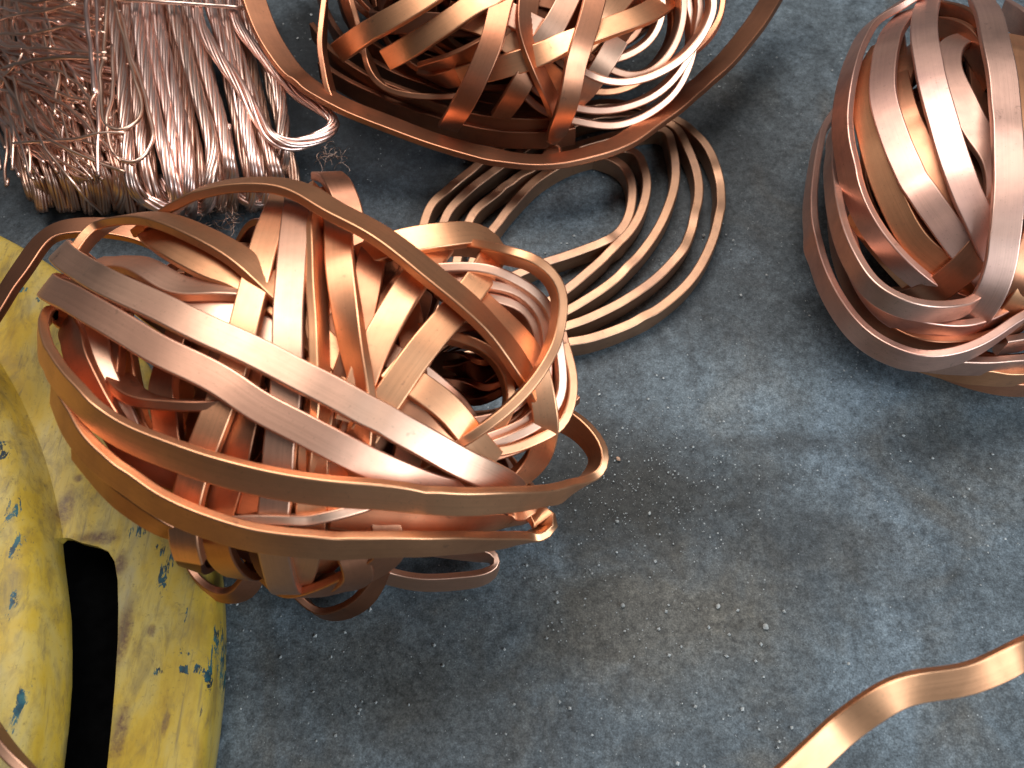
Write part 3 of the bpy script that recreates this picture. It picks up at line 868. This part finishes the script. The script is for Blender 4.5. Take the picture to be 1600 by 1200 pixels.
# ------------------------------------------------------------------ upper tangle
B = Ball(800, -10, 0.075, 0.128, 0.105, 0.058)
def build_b():
    root = empty('copper_strip_tangle', (B.c.x, B.c.y, 0.0), 'dark orange copper strip tangle lying on the flat coil, ringed by one wide loop', 'copper scrap', 'copper strip tangles')
    WB, TB = .0145, .0042
    S = lambda pts, **k: strip(root, pts, k.pop('src', B), mat=k.pop('mat', M_STRIP), w=k.pop('w', WB), t=TB, zmin=.024, **k)
    H = lambda pts, **k: strip(root, pts, 'h', mat=k.pop('mat', M_STRIP), w=k.pop('w', WB), t=k.pop('t', TB), **k)
    cB = at(800, 0, .04)
    # outer loop, wide face turned up and inwards
    big = H([(372, -90, .10), (384, -40, .092), (396, 0, .085), (422, 66, .074), (469, 124, .064), (537, 166, .056), (616, 198, .050), (695, 225, .047), (774, 246, .045), (852, 253, .045), (905, 245, .045), (973, 222, .045), (1047, 170, .046), (1115, 112, .048), (1167, 56, .05), (1204, 3, .052), (1235, -60, .055)],
      n=lambda p: Vector(((cB.x - p.x) * 1.6, (cB.y - p.y) * 1.6, .75)), mat=M_DARK, w=.0170, t=.0045)
    big['label'] = 'wide dark outer loop round the tangle'
    for f, h0 in ((.91, .034), (.84, .042), (.77, .036), (.70, .046), (.62, .038), (.54, .048)):  # added dark loops standing in for the black shade under the tangle
        src = [(396, 0), (422, 66), (469, 124), (537, 166), (616, 198), (695, 225), (774, 240), (852, 243), (905, 235), (973, 212), (1040, 168)]
        dx = 40 * (1 - f)
        H([(800 + dx + (x - 800) * f, -40 + (y + 40) * f, h0) for x, y in src if 800 + dx + (x - 800) * f > 470 and x < 960],
          wdir=Vector((0, .15, 1)), mat=M_DEEP, zmin=.03)
    S([(512, -60, .95), (509, 0, .98), (503, 68, .98), (509, 110, .95), (517, 145, .91), (527, 166, .87)], mat=M_DARK, w=.012)
    S([(535, -60, .95), (543, 0, .95), (558, 50, .93), (574, 92, .9), (598, 135, .86), (640, 150, .8), (720, 150, .75)], mat=M_DARK)
    S([(800, -90, 1.08), (720, -40, 1.1), (660, 0, 1.1), (600, 36, 1.08), (556, 64, 1.04), (530, 82, 1.01)], mat=M_STRIP)
    S([(860, -60, 1.02), (790, -20, 1.03), (740, 8, 1.02), (690, 42, 1.0), (640, 72, .97), (604, 92, .95)], mat=M_STRIP)
    S([(800, 50, .92, 30), (747, 80, .93, 40), (700, 98, .9, 40), (665, 106, .85, 40)], mat=M_DARK)
    S([(780, 85, .86), (730, 112, .87), (690, 124, .86), (665, 118, .8)], mat=M_DARK)
    S([(830, -80, .98), (800, -30, 1.0), (784, 5, 1.02), (768, 68, 1.05), (742, 125, 1.08), (716, 173, 1.1), (700, 200, 1.12)], mat=M_DARK)
    S([(845, 70, .92), (830, 105, .96), (805, 145, 1.0), (782, 180, 1.02)], mat=M_DARK)
    S([(836, -60, .95, 0), (826, 0, .98, 20), (821, 52, 1.0, 40), (837, 105, 1.0, 55), (860, 155, 1.0, 60), (880, 195, 1.0, 40)], mat=M_DARK)
    S([(945, -80, 1.05), (930, -10, 1.08), (918, 40, 1.1), (903, 94, 1.12), (884, 168, 1.14), (866, 222, 1.15), (862, 250, 1.12)], mat=M_DARK, w=.0142)
    S([(720, 120, .9), (780, 105, .95), (842, 84, 1.0, 15), (884, 66, 1.03, 25), (957, 42, 1.05, 30), (1020, 15, 1.03, 25), (1080, -30, 1.0, 10)], mat=M_STRIP)
    S([(965, 60, .93, -25), (942, 100, .95, -28), (915, 140, .95, -25), (880, 175, .93, -20)], mat=M_PINK)
    hp = B.hit(985, 60, .95)
    hn = (B.grad(hp) * .8 + (CAM - hp).normalized() * 1.3).normalized()
    pl = Plane(hp, hn)
    def ring(pts, **k):
        strip(root, pts, pl, wdir=pl.n, mat=k.pop('mat', M_STRIP), w=.0125, t=.0050, zmin=.024, **k)
    ring([(1080, -60, 0), (1106, -20, 0), (1112, 10, 0), (1103, 38, 0), (1090, 62, 0), (1065, 90, 0), (1030, 112, 0), (990, 126, 0), (955, 127, 0), (918, 116, 0), (870, 80, -.01), (850, 30, -.015)], mat=M_PINK)
    ring([(1050, -60, -.008), (1064, -20, -.008), (1062, 30, -.008), (1048, 75, -.008), (1020, 108, -.008), (985, 118, -.009), (940, 104, -.01), (900, 70, -.014)], mat=M_PINK)
    ring([(1020, -60, -.014), (1032, -10, -.014), (1030, 30, -.014), (1010, 65, -.014), (975, 87, -.014), (945, 93, -.015), (910, 80, -.018), (880, 40, -.02)], mat=M_PINK)
    ring([(1085, -30, -.010), (1090, 20, -.010), (1080, 75, -.010), (1050, 120, -.010), (1010, 154, -.010), (960, 171, -.010), (905, 170, -.012), (850, 150, -.016), (810, 110, -.02)], mat=M_PINK)
    ring([(1070, -20, -.016), (1080, 60, -.016), (1073, 100, -.016), (1050, 145, -.014), (1010, 178, -.012), (960, 194, -.012), (905, 190, -.014), (850, 172, -.018), (800, 130, -.024)], mat=M_PINK)
    ring([(1040, -30, -.024), (1052, 30, -.024), (1040, 80, -.024), (1000, 125, -.024), (950, 143, -.024), (900, 138, -.026)], mat=M_STRIP)
    ring([(1010, -40, -.026), (1006, 20, -.026), (985, 60, -.026), (950, 75, -.026), (905, 50, -.028)], mat=M_DARK)
    S([(1130, -40, .95), (1128, 20, .97), (1112, 55, .95), (1080, 85, .9)], mat=M_DARK)
    S([(900, -30, .98), (880, 15, 1.0), (862, 45, 1.0), (835, 80, .95)], mat=M_PINK)
    S([(720, -40, .98), (760, 0, 1.0), (810, 30, .98), (850, 50, .95)], mat=M_PINK)
    S([(1000, -40, 1.0), (960, 10, 1.0), (930, 50, .98), (890, 90, .92)], mat=M_STRIP)
    S([(700, 20, .9), (760, 40, .92), (800, 70, .92), (850, 110, .9), (900, 150, .9)], mat=M_STRIP)
    rnd = random.Random(5)
    BB = Ball(790, -140, 0.092, .150, .150, .085)  # larger filler heap, mostly out of view, added to shade the floor
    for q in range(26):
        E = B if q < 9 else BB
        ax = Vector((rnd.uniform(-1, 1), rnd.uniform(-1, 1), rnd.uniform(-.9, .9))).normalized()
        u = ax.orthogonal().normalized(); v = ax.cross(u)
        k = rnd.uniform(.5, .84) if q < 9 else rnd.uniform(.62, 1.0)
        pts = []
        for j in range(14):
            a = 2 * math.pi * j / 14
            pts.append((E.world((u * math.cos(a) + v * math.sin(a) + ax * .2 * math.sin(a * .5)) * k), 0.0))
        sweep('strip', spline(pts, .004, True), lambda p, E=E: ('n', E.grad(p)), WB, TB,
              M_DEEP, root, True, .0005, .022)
build_b()

# ------------------------------------------------------------------ right tangle
Cc = Ball(1520, 265, 0.068, 0.098, 0.122, 0.066)
def build_c():
    root = empty('copper_strip_tangle', (Cc.c.x, Cc.c.y, 0.0), 'dull pinkish copper strip coil wound lengthways, standing alone on the right', 'copper scrap', 'copper strip tangles')
    WC, TC = .0150, .0045
    S = lambda pts, **k: strip(root, pts, k.pop('src', Cc), mat=k.pop('mat', M_DULL), w=k.pop('w', WC), t=TC, zmin=.006, **k)
    S([(1515, -50, 1.08), (1536, 0, 1.13), (1556, 70, 1.16), (1566, 130, 1.17), (1573, 213, 1.18), (1573, 320, 1.18), (1562, 420, 1.16), (1531, 488, 1.12), (1477, 528, 1.06), (1420, 540, 1.0), (1370, 510, .95), (1340, 470, .9)])
    S([(1470, -40, 1.02), (1452, 0, 1.06), (1443, 45, 1.08), (1452, 110, 1.1), (1463, 160, 1.1), (1488, 240, 1.09), (1518, 320, 1.06), (1550, 390, 1.0), (1580, 450, .92)], back='half')
    S([(1420, 20, .98), (1392, 55, 1.02), (1381, 96, 1.04), (1381, 160, 1.05), (1408, 240, 1.05), (1445, 309, 1.03), (1499, 384, 1.0), (1540, 430, .93)], mat=M_DULL, back='half')
    S([(1380, 70, .95), (1356, 120, .98), (1352, 160, 1.0), (1365, 229, 1.0), (1397, 318, 1.0), (1435, 380, .99), (1490, 425, .94)], mat=M_STRIP, back='half')
    S([(1440, -10, 1.02), (1400, 14, 1.05), (1356, 48, 1.07, -15), (1325, 120, 1.08, -20), (1317, 187, 1.08, -20), (1325, 256, 1.08, -20), (1347, 331, 1.07, -20), (1388, 393, 1.05, -20), (1440, 440, 1.0, -20), (1500, 470, .92)])
    hp = Cc.hit(1440, 400, 1.0)
    hn = (Vector((0.1, .1, 1))).normalized()
    pl = Plane(hp, hn)
    def ring(pts, **k):
        strip(root, pts, pl, wdir=k.pop('wd', pl.n), mat=k.pop('mat', M_DULL), w=k.pop('w', .013), t=.0050, zmin=.008, **k)
    ring([(1330, 160, -.03), (1306, 200, -.022), (1300, 240, -.014), (1301, 300, -.006), (1317, 373, 0), (1349, 437, .002), (1397, 474, .003), (1456, 487, .003), (1512, 476, .0), (1570, 440, -.006), (1620, 380, -.01)])
    ring([(1325, 150, -.05), (1295, 190, -.046), (1277, 229, -.044), (1267, 309, -.042), (1272, 384, -.040), (1298, 462, -.036), (1345, 526, -.03), (1413, 560, -.024), (1467, 562, -.02), (1531, 540, -.014), (1600, 490, -.006), (1660, 420, 0)], mat=M_DULL, w=.0145)
    ring([(1316, 300, -.03), (1325, 380, -.025), (1352, 450, -.02), (1395, 495, -.016), (1450, 515, -.014), (1520, 512, -.012), (1600, 470, -.01), (1660, 400, -.01)])
    ring([(1300, 300, -.04), (1312, 390, -.036), (1345, 470, -.03), (1395, 522, -.026), (1450, 540, -.022), (1520, 535, -.02), (1600, 505, -.018), (1660, 440, -.018)], mat=M_DARK)
    ring([(1420, 560, -.036), (1490, 572, -.034), (1560, 572, -.032), (1640, 558, -.03), (1720, 500, -.03)])
    ring([(1440, 566, -.044), (1510, 585, -.042), (1580, 590, -.04), (1660, 580, -.04)], mat=M_STRIP)
    ring([(1470, 575, -.052), (1530, 596, -.05), (1600, 606, -.05), (1680, 600, -.05)], mat=M_DARK)
    ring([(1560, 540, -.024), (1620, 525, -.022), (1700, 470, -.02)])
    # strap crossing low, inner face turned to the camera
    S([(1610, 270, 1.0), (1580, 325, 1.0), (1545, 372, 1.0), (1500, 425, 1.0), (1445, 462, .99), (1395, 462, .95), (1360, 440, .9)], mat=M_DARK, w=.016)
    S([(1335, 330, .93), (1355, 360, .95), (1385, 395, .95), (1425, 440, .93)], mat=M_STRIP)
    S([(1420, 90, .9), (1400, 150, .92), (1395, 220, .92), (1425, 300, .9), (1480, 380, .88)], mat=M_DARK, back=True)
    S([(1520, 60, .9), (1485, 75, .95), (1480, 110, .97), (1500, 155, .98), (1525, 205, .97), (1560, 270, .93)], back='half')
    S([(1460, 20, .98), (1500, 28, 1.0), (1530, 50, 1.0), (1570, 110, .97)], mat=M_DARK, wdir=Vector((0, 0, 1)))
    S([(1450, 45, .9), (1490, 50, .93), (1520, 72, .93), (1550, 130, .9)], mat=M_DARK, wdir=Vector((0, 0, 1)))
    S([(1570, 20, 1.02), (1600, 40, 1.02), (1640, 80, 1.0)], wdir=Vector((0, 0, 1)))
    S([(1585, 60, 1.0), (1592, 110, 1.03), (1598, 170, 1.05), (1605, 260, 1.05), (1600, 340, 1.03)], mat=M_STRIP)
    S([(1640, 300, 1.0), (1610, 390, 1.02), (1580, 450, 1.02), (1530, 520, .98)], mat=M_DARK)
    S([(1650, 380, 1.0), (1610, 450, 1.02), (1570, 500, 1.0), (1500, 545, .96)], mat=M_STRIP)
    S([(1400, 60, .93), (1405, 130, .94), (1430, 200, .94), (1470, 280, .93), (1520, 360, .9), (1580, 430, .85)], mat=M_DARK, w=.011)
    S([(1480, 500, .92), (1540, 535, .92), (1600, 530, .92), (1680, 500, .9)], mat=M_DARK)
    S([(1480, 530, .88), (1560, 560, .88), (1660, 550, .88)], mat=M_DARK)
    rnd = random.Random(9)
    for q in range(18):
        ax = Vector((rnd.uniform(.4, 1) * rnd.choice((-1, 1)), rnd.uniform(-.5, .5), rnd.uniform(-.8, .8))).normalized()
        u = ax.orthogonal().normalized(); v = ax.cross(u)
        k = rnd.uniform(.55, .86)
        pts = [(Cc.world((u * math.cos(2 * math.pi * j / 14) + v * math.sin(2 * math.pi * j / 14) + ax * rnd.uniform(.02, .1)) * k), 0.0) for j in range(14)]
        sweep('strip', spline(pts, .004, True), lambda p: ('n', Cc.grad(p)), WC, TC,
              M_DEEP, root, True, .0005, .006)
build_c()

# ------------------------------------------------------------------ loose strips at the lower edge
def build_loose():
    root = empty('loose_copper_strip', at(1400, 1080, 0.0), 'single wavy copper strip rising out of focus at the lower right corner', 'copper strip')
    strip(root, [(1080, 1400, .06), (1180, 1270, .115), (1250, 1200, .120), (1319, 1137, .124), (1366, 1103, .131), (1400, 1082, .134), (1437, 1071, .132), (1506, 1061, .124), (1553, 1045, .122), (1600, 1020, .124), (1680, 975, .09), (1760, 940, .04)],
          'h', w=.0128, t=.0035, mat=M_STRIP, n=lambda p: Vector((-.05, -.75, 1)), wob=.0003)
    root2 = empty('loose_copper_strip', at(0, 1170, 0.0), 'pale copper strip edge curving across the lower left corner over the wheel', 'copper strip')
    strip(root2, [(-120, 960, .06), (-55, 1070, .10), (-8, 1145, .115), (28, 1190, .12), (75, 1235, .12), (150, 1290, .10)],
          'h', w=.0128, t=.0038, mat=M_PINK, wdir=Vector((.1, 0, 1)), wob=.0003)
build_loose()

# ------------------------------------------------------------------ stranded wire hank
def build_hank():
    root = empty('copper_wire_hank', at(250, 180, 0), 'hank of pinkish stranded copper wire with loose thin wires on its left', 'copper wire')
    rnd = random.Random(3)
    def top(x, y):
        # height of the heap under a photo pixel
        u = (x - 240) / 235.0
        b = max(0.0, 1 - abs(u) ** 2.6)
        e = 1.0 if y < 190 else max(0.0, 1 - ((y - 190) / 155.0) ** 2)
        return 0.016 + 0.046 * math.sqrt(max(0.0, b * e + 0.0))
    def cable(pts, r=.0036, strands=8, rs=.00150, pitch=.13, name='stranded_cable', mat=M_WIRE, dz=0.0):
        P = []
        for p in pts:
            h = p[2] if len(p) > 2 else top(p[0], p[1]) + dz
            P.append((at(p[0], p[1], max(.004, h)), 0.0))
        path = spline(P, .0035)
        acc = ([], [], [])
        N = len(path)
        ref = None
        fr = []
        for i in range(N):
            tg = (path[min(N - 1, i + 1)][0] - path[max(0, i - 1)][0]).normalized()
            if ref is None: ref = tg.orthogonal().normalized()
            ref = (ref - tg * ref.dot(tg)).normalized()
            fr.append((ref.copy(), tg.cross(ref)))
        ph = rnd.random() * 6
        for s in range(strands):
            q = []
            jit = rnd.uniform(-.25, .25)
            for i in range(N):
                a = ph + jit + 2 * math.pi * s / strands + 2 * math.pi * i * .0035 / pitch
                rr = r * (1 + .22 * mnoise.noise(Vector((i * .06, s * 3.1, ph))))
                sq = 0.75
                q.append(path[i][0] + fr[i][0] * math.cos(a) * rr + fr[i][1] * math.sin(a) * rr * sq)
            tube_into(acc, q, rs, 6)
        return tubes_obj(name, acc, mat, root)
    Z = 2.857
    def z(*p):
        return [((a[0]) / Z, (a[1]) / Z) + tuple(a[2:]) for a in p]
    cable(z((470, -80), (490, 0), (540, 300), (560, 500), (570, 700), (600, 850), (700, 920, .03), (800, 925, .025)))
    cable(z((590, -80), (600, 0), (640, 250), (690, 500), (740, 700), (790, 890), (800, 960, .01)))
    cable(z((680, -80), (690, 0), (740, 250), (800, 500), (835, 700), (850, 880), (850, 960, .01)))
    cable(z((750, -80), (760, 0), (830, 250), (890, 450), (935, 600), (950, 700), (930, 850), (900, 940, .012)))
    cable(z((640, -80), (650, 0), (690, 250), (750, 480), (790, 700), (830, 880), (850, 940, .012)), dz=-.004)
    cable(z((820, -80), (850, 40), (900, 250), (960, 450), (1000, 600), (1030, 760), (1040, 860, .015)), dz=-.002)
    cable(z((860, -80), (890, 100), (960, 230), (1080, 400), (1170, 560), (1230, 630, .055), (1330, 645, .05), (1450, 600, .05), (1495, 550, .05), (1440, 490, .05), (1330, 425, .05), (1220, 310, .055), (1110, 180), (1050, 80), (1030, -60)), dz=.006, r=.0033)
    cable(z((920, -80), (930, 0), (1000, 200), (1060, 400), (1105, 600), (1150, 790), (1150, 870, .015)))
    cable(z((960, -80), (1000, 50), (1080, 300), (1150, 500), (1210, 700), (1235, 780), (1230, 850, .012)))
    cable(z((1060, -80), (1080, 0), (1150, 200), (1220, 330), (1260, 500), (1265, 680), (1250, 780, .012)), dz=.004)
    cable(z((540, -80), (560, 0), (590, 250), (620, 500), (640, 700), (700, 880), (760, 960, .012)), dz=-.006)
    cable(z((1000, 560), (1030, 800, .02), (1080, 880, .018), (1150, 905, .016), (1220, 870, .016), (1230, 790, .02)))
    cable(z((700, 800, .03), (780, 900, .024), (860, 935, .02), (930, 920, .02), (945, 840, .03)))
    cable(z((560, 500, .05), (570, 700, .05), (590, 820, .045), (640, 890, .04), (740, 930, .034), (840, 945, .02)), dz=.004)
    # deeper layer
    for q in range(12):
        x0 = 430 + q * 62 + rnd.uniform(-15, 15)
        sl = 120 + 9 * q
        cable(z((x0, -80), (x0 + sl * .35, 250), (x0 + sl * .7, 560), (x0 + sl, 820), (x0 + sl, 930, .01)), dz=-.012 - rnd.uniform(0, .006), mat=M_WIREB)
    # frayed bottom-left ends
    for q in range(7):
        x0 = 100 + q * 62
        cable(z((x0 - 40 + rnd.uniform(-20, 20), 420), (x0, 620), (x0 + 60, 780), (x0 + 120, rnd.uniform(850, 960), .012)), dz=-.010, mat=M_WIREB, rs=.0011, r=.0030)
    for q in range(16):
        x0 = -60 + q * 34 + rnd.uniform(-10, 10)
        cable(z((x0, -80), (x0 + 20 + rnd.uniform(-30, 30), 180), (x0 + 40 + rnd.uniform(-30, 30), 420), (x0 + 140, 660), (x0 + 190, 820), (x0 + 215, rnd.uniform(860, 950), .010)), dz=-.016 - rnd.uniform(0, .006), mat=M_WIREB, rs=.0012, r=.0034, pitch=.3)
    # single wires
    def wire(pts, r=.0011, mat=M_WIREB, name='loose_wire', dz=.004):
        P = []
        for p in pts:
            h = p[2] if len(p) > 2 else top(p[0], p[1]) + dz
            P.append((at(p[0], p[1], max(.003, h)), 0.0))
        path = spline(P, .004)
        sd = Vector((rnd.random() * 30, rnd.random() * 30, 0))
        acc = ([], [], [])
        tube_into(acc, [p + mnoise.noise_vector(p * 45 + sd) * .0015 for p, _ in path], r, 7)
        return tubes_obj(name, acc, mat, root)
    Wd = lambda *p, **k: wire(z(*p), **k)
    Wd((500, -10), (620, 2), (800, 8), (960, 22), (1110, 46), (1180, 70, .03), r=.0015, mat=M_WIRE, dz=.011)
    Wd((0, 85), (90, 60), (200, 45), (340, 22))
    Wd((-60, 160), (60, 150), (160, 150), (280, 120), (390, 135), (470, 150))
    Wd((-60, 190), (100, 210), (220, 222), (400, 236), (480, 240))
    Wd((-20, 330), (15, 300), (100, 280), (250, 260), (400, 254), (480, 260), r=.0016)
    Wd((480, -40), (470, 150), (452, 350), (450, 470), (470, 560), (530, 592), (600, 560), (635, 490), (600, 350), (560, 200), (505, 0), (495, -40), r=.0014)
    Wd((500, 200), (505, 400), (480, 560), (490, 660), (540, 722), (620, 715), (675, 640), (680, 560), (640, 400), (580, 220), (540, 60), r=.0014)
    Wd((425, -40), (435, 200), (442, 400), (440, 600), (438, 790), r=.0016, mat=M_WIRE)
    Wd((385, -40), (395, 120), (410, 260), (420, 370), (424, 420), r=.0020, mat=M_WIRE)
    Wd((440, 400), (405, 440), (410, 510), (450, 540), (500, 520))
    Wd((0, 320), (150, 400), (300, 480), (420, 590), (540, 720))
    Wd((60, 640), (200, 630), (330, 620), (440, 600), (560, 585))
    Wd((60, 340), (100, 500), (200, 610), (330, 680), (560, 770))
    Wd((100, 420), (160, 560), (230, 700), (350, 840), (460, 950, .02))
    for q in range(170):
        x0, y0 = rnd.uniform(-60, 330), rnd.uniform(-40, 560)
        if q < 105:
            a = rnd.gauss(0.15 + y0 / 900.0, .16)
        else:
            a = rnd.gauss(1.25, .2)
        ln = rnd.uniform(220, 460)
        b = rnd.uniform(-50, 50)
        x1, y1 = x0 + ln * math.cos(a), y0 + ln * math.sin(a)
        lim = 800
        mx, my = (x0 + x1) / 2 + b * math.sin(a), (y0 + y1) / 2 - b * math.cos(a)
        pts = [(x0, y0), ((x0 + mx) / 2 + rnd.uniform(-14, 14), (y0 + my) / 2 + rnd.uniform(-14, 14)), (mx, my), ((x1 + mx) / 2, (y1 + my) / 2), (x1, min(lim, y1))]
        if x1 > 600: continue
        Wd(*pts, r=rnd.choice((.0009, .0011, .0013)), dz=rnd.uniform(-.012, .002), mat=rnd.choice((M_WIREB, M_WIREB, M_WIRE)))
build_hank()

def build_hair(x, y, h, n, size, label, seed):
    rnd = random.Random(seed)
    acc = ([], [], [])
    c = at(x, y, h)
    for q in range(n):
        p = c + Vector((rnd.uniform(-1, 1), rnd.uniform(-1, 1), rnd.uniform(-.6, .6))) * size * .5
        d = Vector((rnd.uniform(-1, 1), rnd.uniform(-1, 1), rnd.uniform(-.4, 1))).normalized()
        pts = [p.copy()]
        for k in range(10):
            d = (d + Vector((rnd.uniform(-1, 1), rnd.uniform(-1, 1), rnd.uniform(-1, 1))) * .55 - (p - c) * 20).normalized()
            p = p + d * size * .16
            if p.z < .001: p.z = .001
            pts.append(p.copy())
        tube_into(acc, pts, .00016, 4)
    tag(tubes_obj('copper_hair_tuft', acc, M_WIREB), label, 'wire tuft')
build_hair(520, 250, .022, 14, .014, 'tiny tuft of hair-thin copper wire above the central tangle', 1)
build_hair(352, 345, .012, 22, .018, 'dark tuft of hair-thin copper wire below the wire hank', 2)

# ------------------------------------------------------------------ grit and stone chips
def chip(bm, c, s, rnd, fl=.6):
    vs = []
    for d in ((1, 0, 0), (-1, 0, 0), (0, 1, 0), (0, -1, 0), (0, 0, 1), (0, 0, -1)):
        v = Vector(d) * s * rnd.uniform(.6, 1.25)
        v.z *= fl
        vs.append(v)
    rot = Matrix.Rotation(rnd.uniform(0, 6.3), 3, 'Z') @ Matrix.Rotation(rnd.uniform(-.5, .5), 3, 'X')
    b = [bm.verts.new(c + rot @ v) for v in vs]
    for f in ((0, 2, 4), (2, 1, 4), (1, 3, 4), (3, 0, 4), (2, 0, 5), (1, 2, 5), (3, 1, 5), (0, 3, 5)):
        bm.faces.new([b[k] for k in f])

def build_grit():
    rnd = random.Random(21)
    bm = bmesh.new()
    for q in range(11000):
        x = rnd.uniform(-.32, .42); y = rnd.uniform(-.26, .36)
        dn = mnoise.noise(Vector((x * 9, y * 9, 3)))
        if rnd.random() > .28 + 1.3 * dn: continue
        s = .00020 + .0011 * rnd.random() ** 6
        chip(bm, Vector((x, y, s * .3)), s, rnd)
    for q in range(1500):
        c = at(rnd.choice((985, 930, 1080)), rnd.choice((760, 700, 800)), 0)
        p = Vector((c.x + rnd.gauss(0, .034), c.y + rnd.gauss(0, .026), 0))
        s = .00014 + .0006 * rnd.random() ** 6
        chip(bm, Vector((p.x, p.y, s * .3)), s, rnd, rnd.uniform(.3, .8))
    me = bpy.data.meshes.new('floor_grit'); bm.to_mesh(me); bm.free()
    tag(new_obj('floor_grit', me, M_GRIT), 'fine pale grit scattered over the dark concrete floor', 'grit', kind='stuff')
    for x, y, s, mt, lab in ((966, 717, .0022, M_STONEO, 'small rusty orange stone chip beside the protruding strip loop'),
                             (973, 946, .0022, M_STONE, 'slender pale stone chip on the brown stained floor'),
                             (1122, 947, .0024, M_STONE, 'flat grey stone chip on open floor right of the slender chip'),
                             (965, 815, .0018, M_STONE, 'small pale chip right of the folded strip tip'),
                             (1326, 1037, .0020, M_STONE, 'white chip on the floor above the wavy strip'),
                             (1015, 802, .0018, M_STONE, 'rounded grey chip in the dark gritty patch'),
                             (1196, 978, .0026, M_STONE, 'broad pale chip on bluish floor, lower middle')):
        bm = bmesh.new()
        chip(bm, Vector((0, 0, 0)), s, rnd, .55)
        bmesh.ops.bevel(bm, geom=bm.edges[:], offset=s * .18, segments=1, affect='EDGES')
        me = bpy.data.meshes.new('stone_chip'); bm.to_mesh(me); bm.free()
        o = new_obj('stone_chip', me, mt)
        o.location = at(x, y, .0008)
        tag(o, lab, 'stone chip', 'stone chips on the floor')
build_grit()
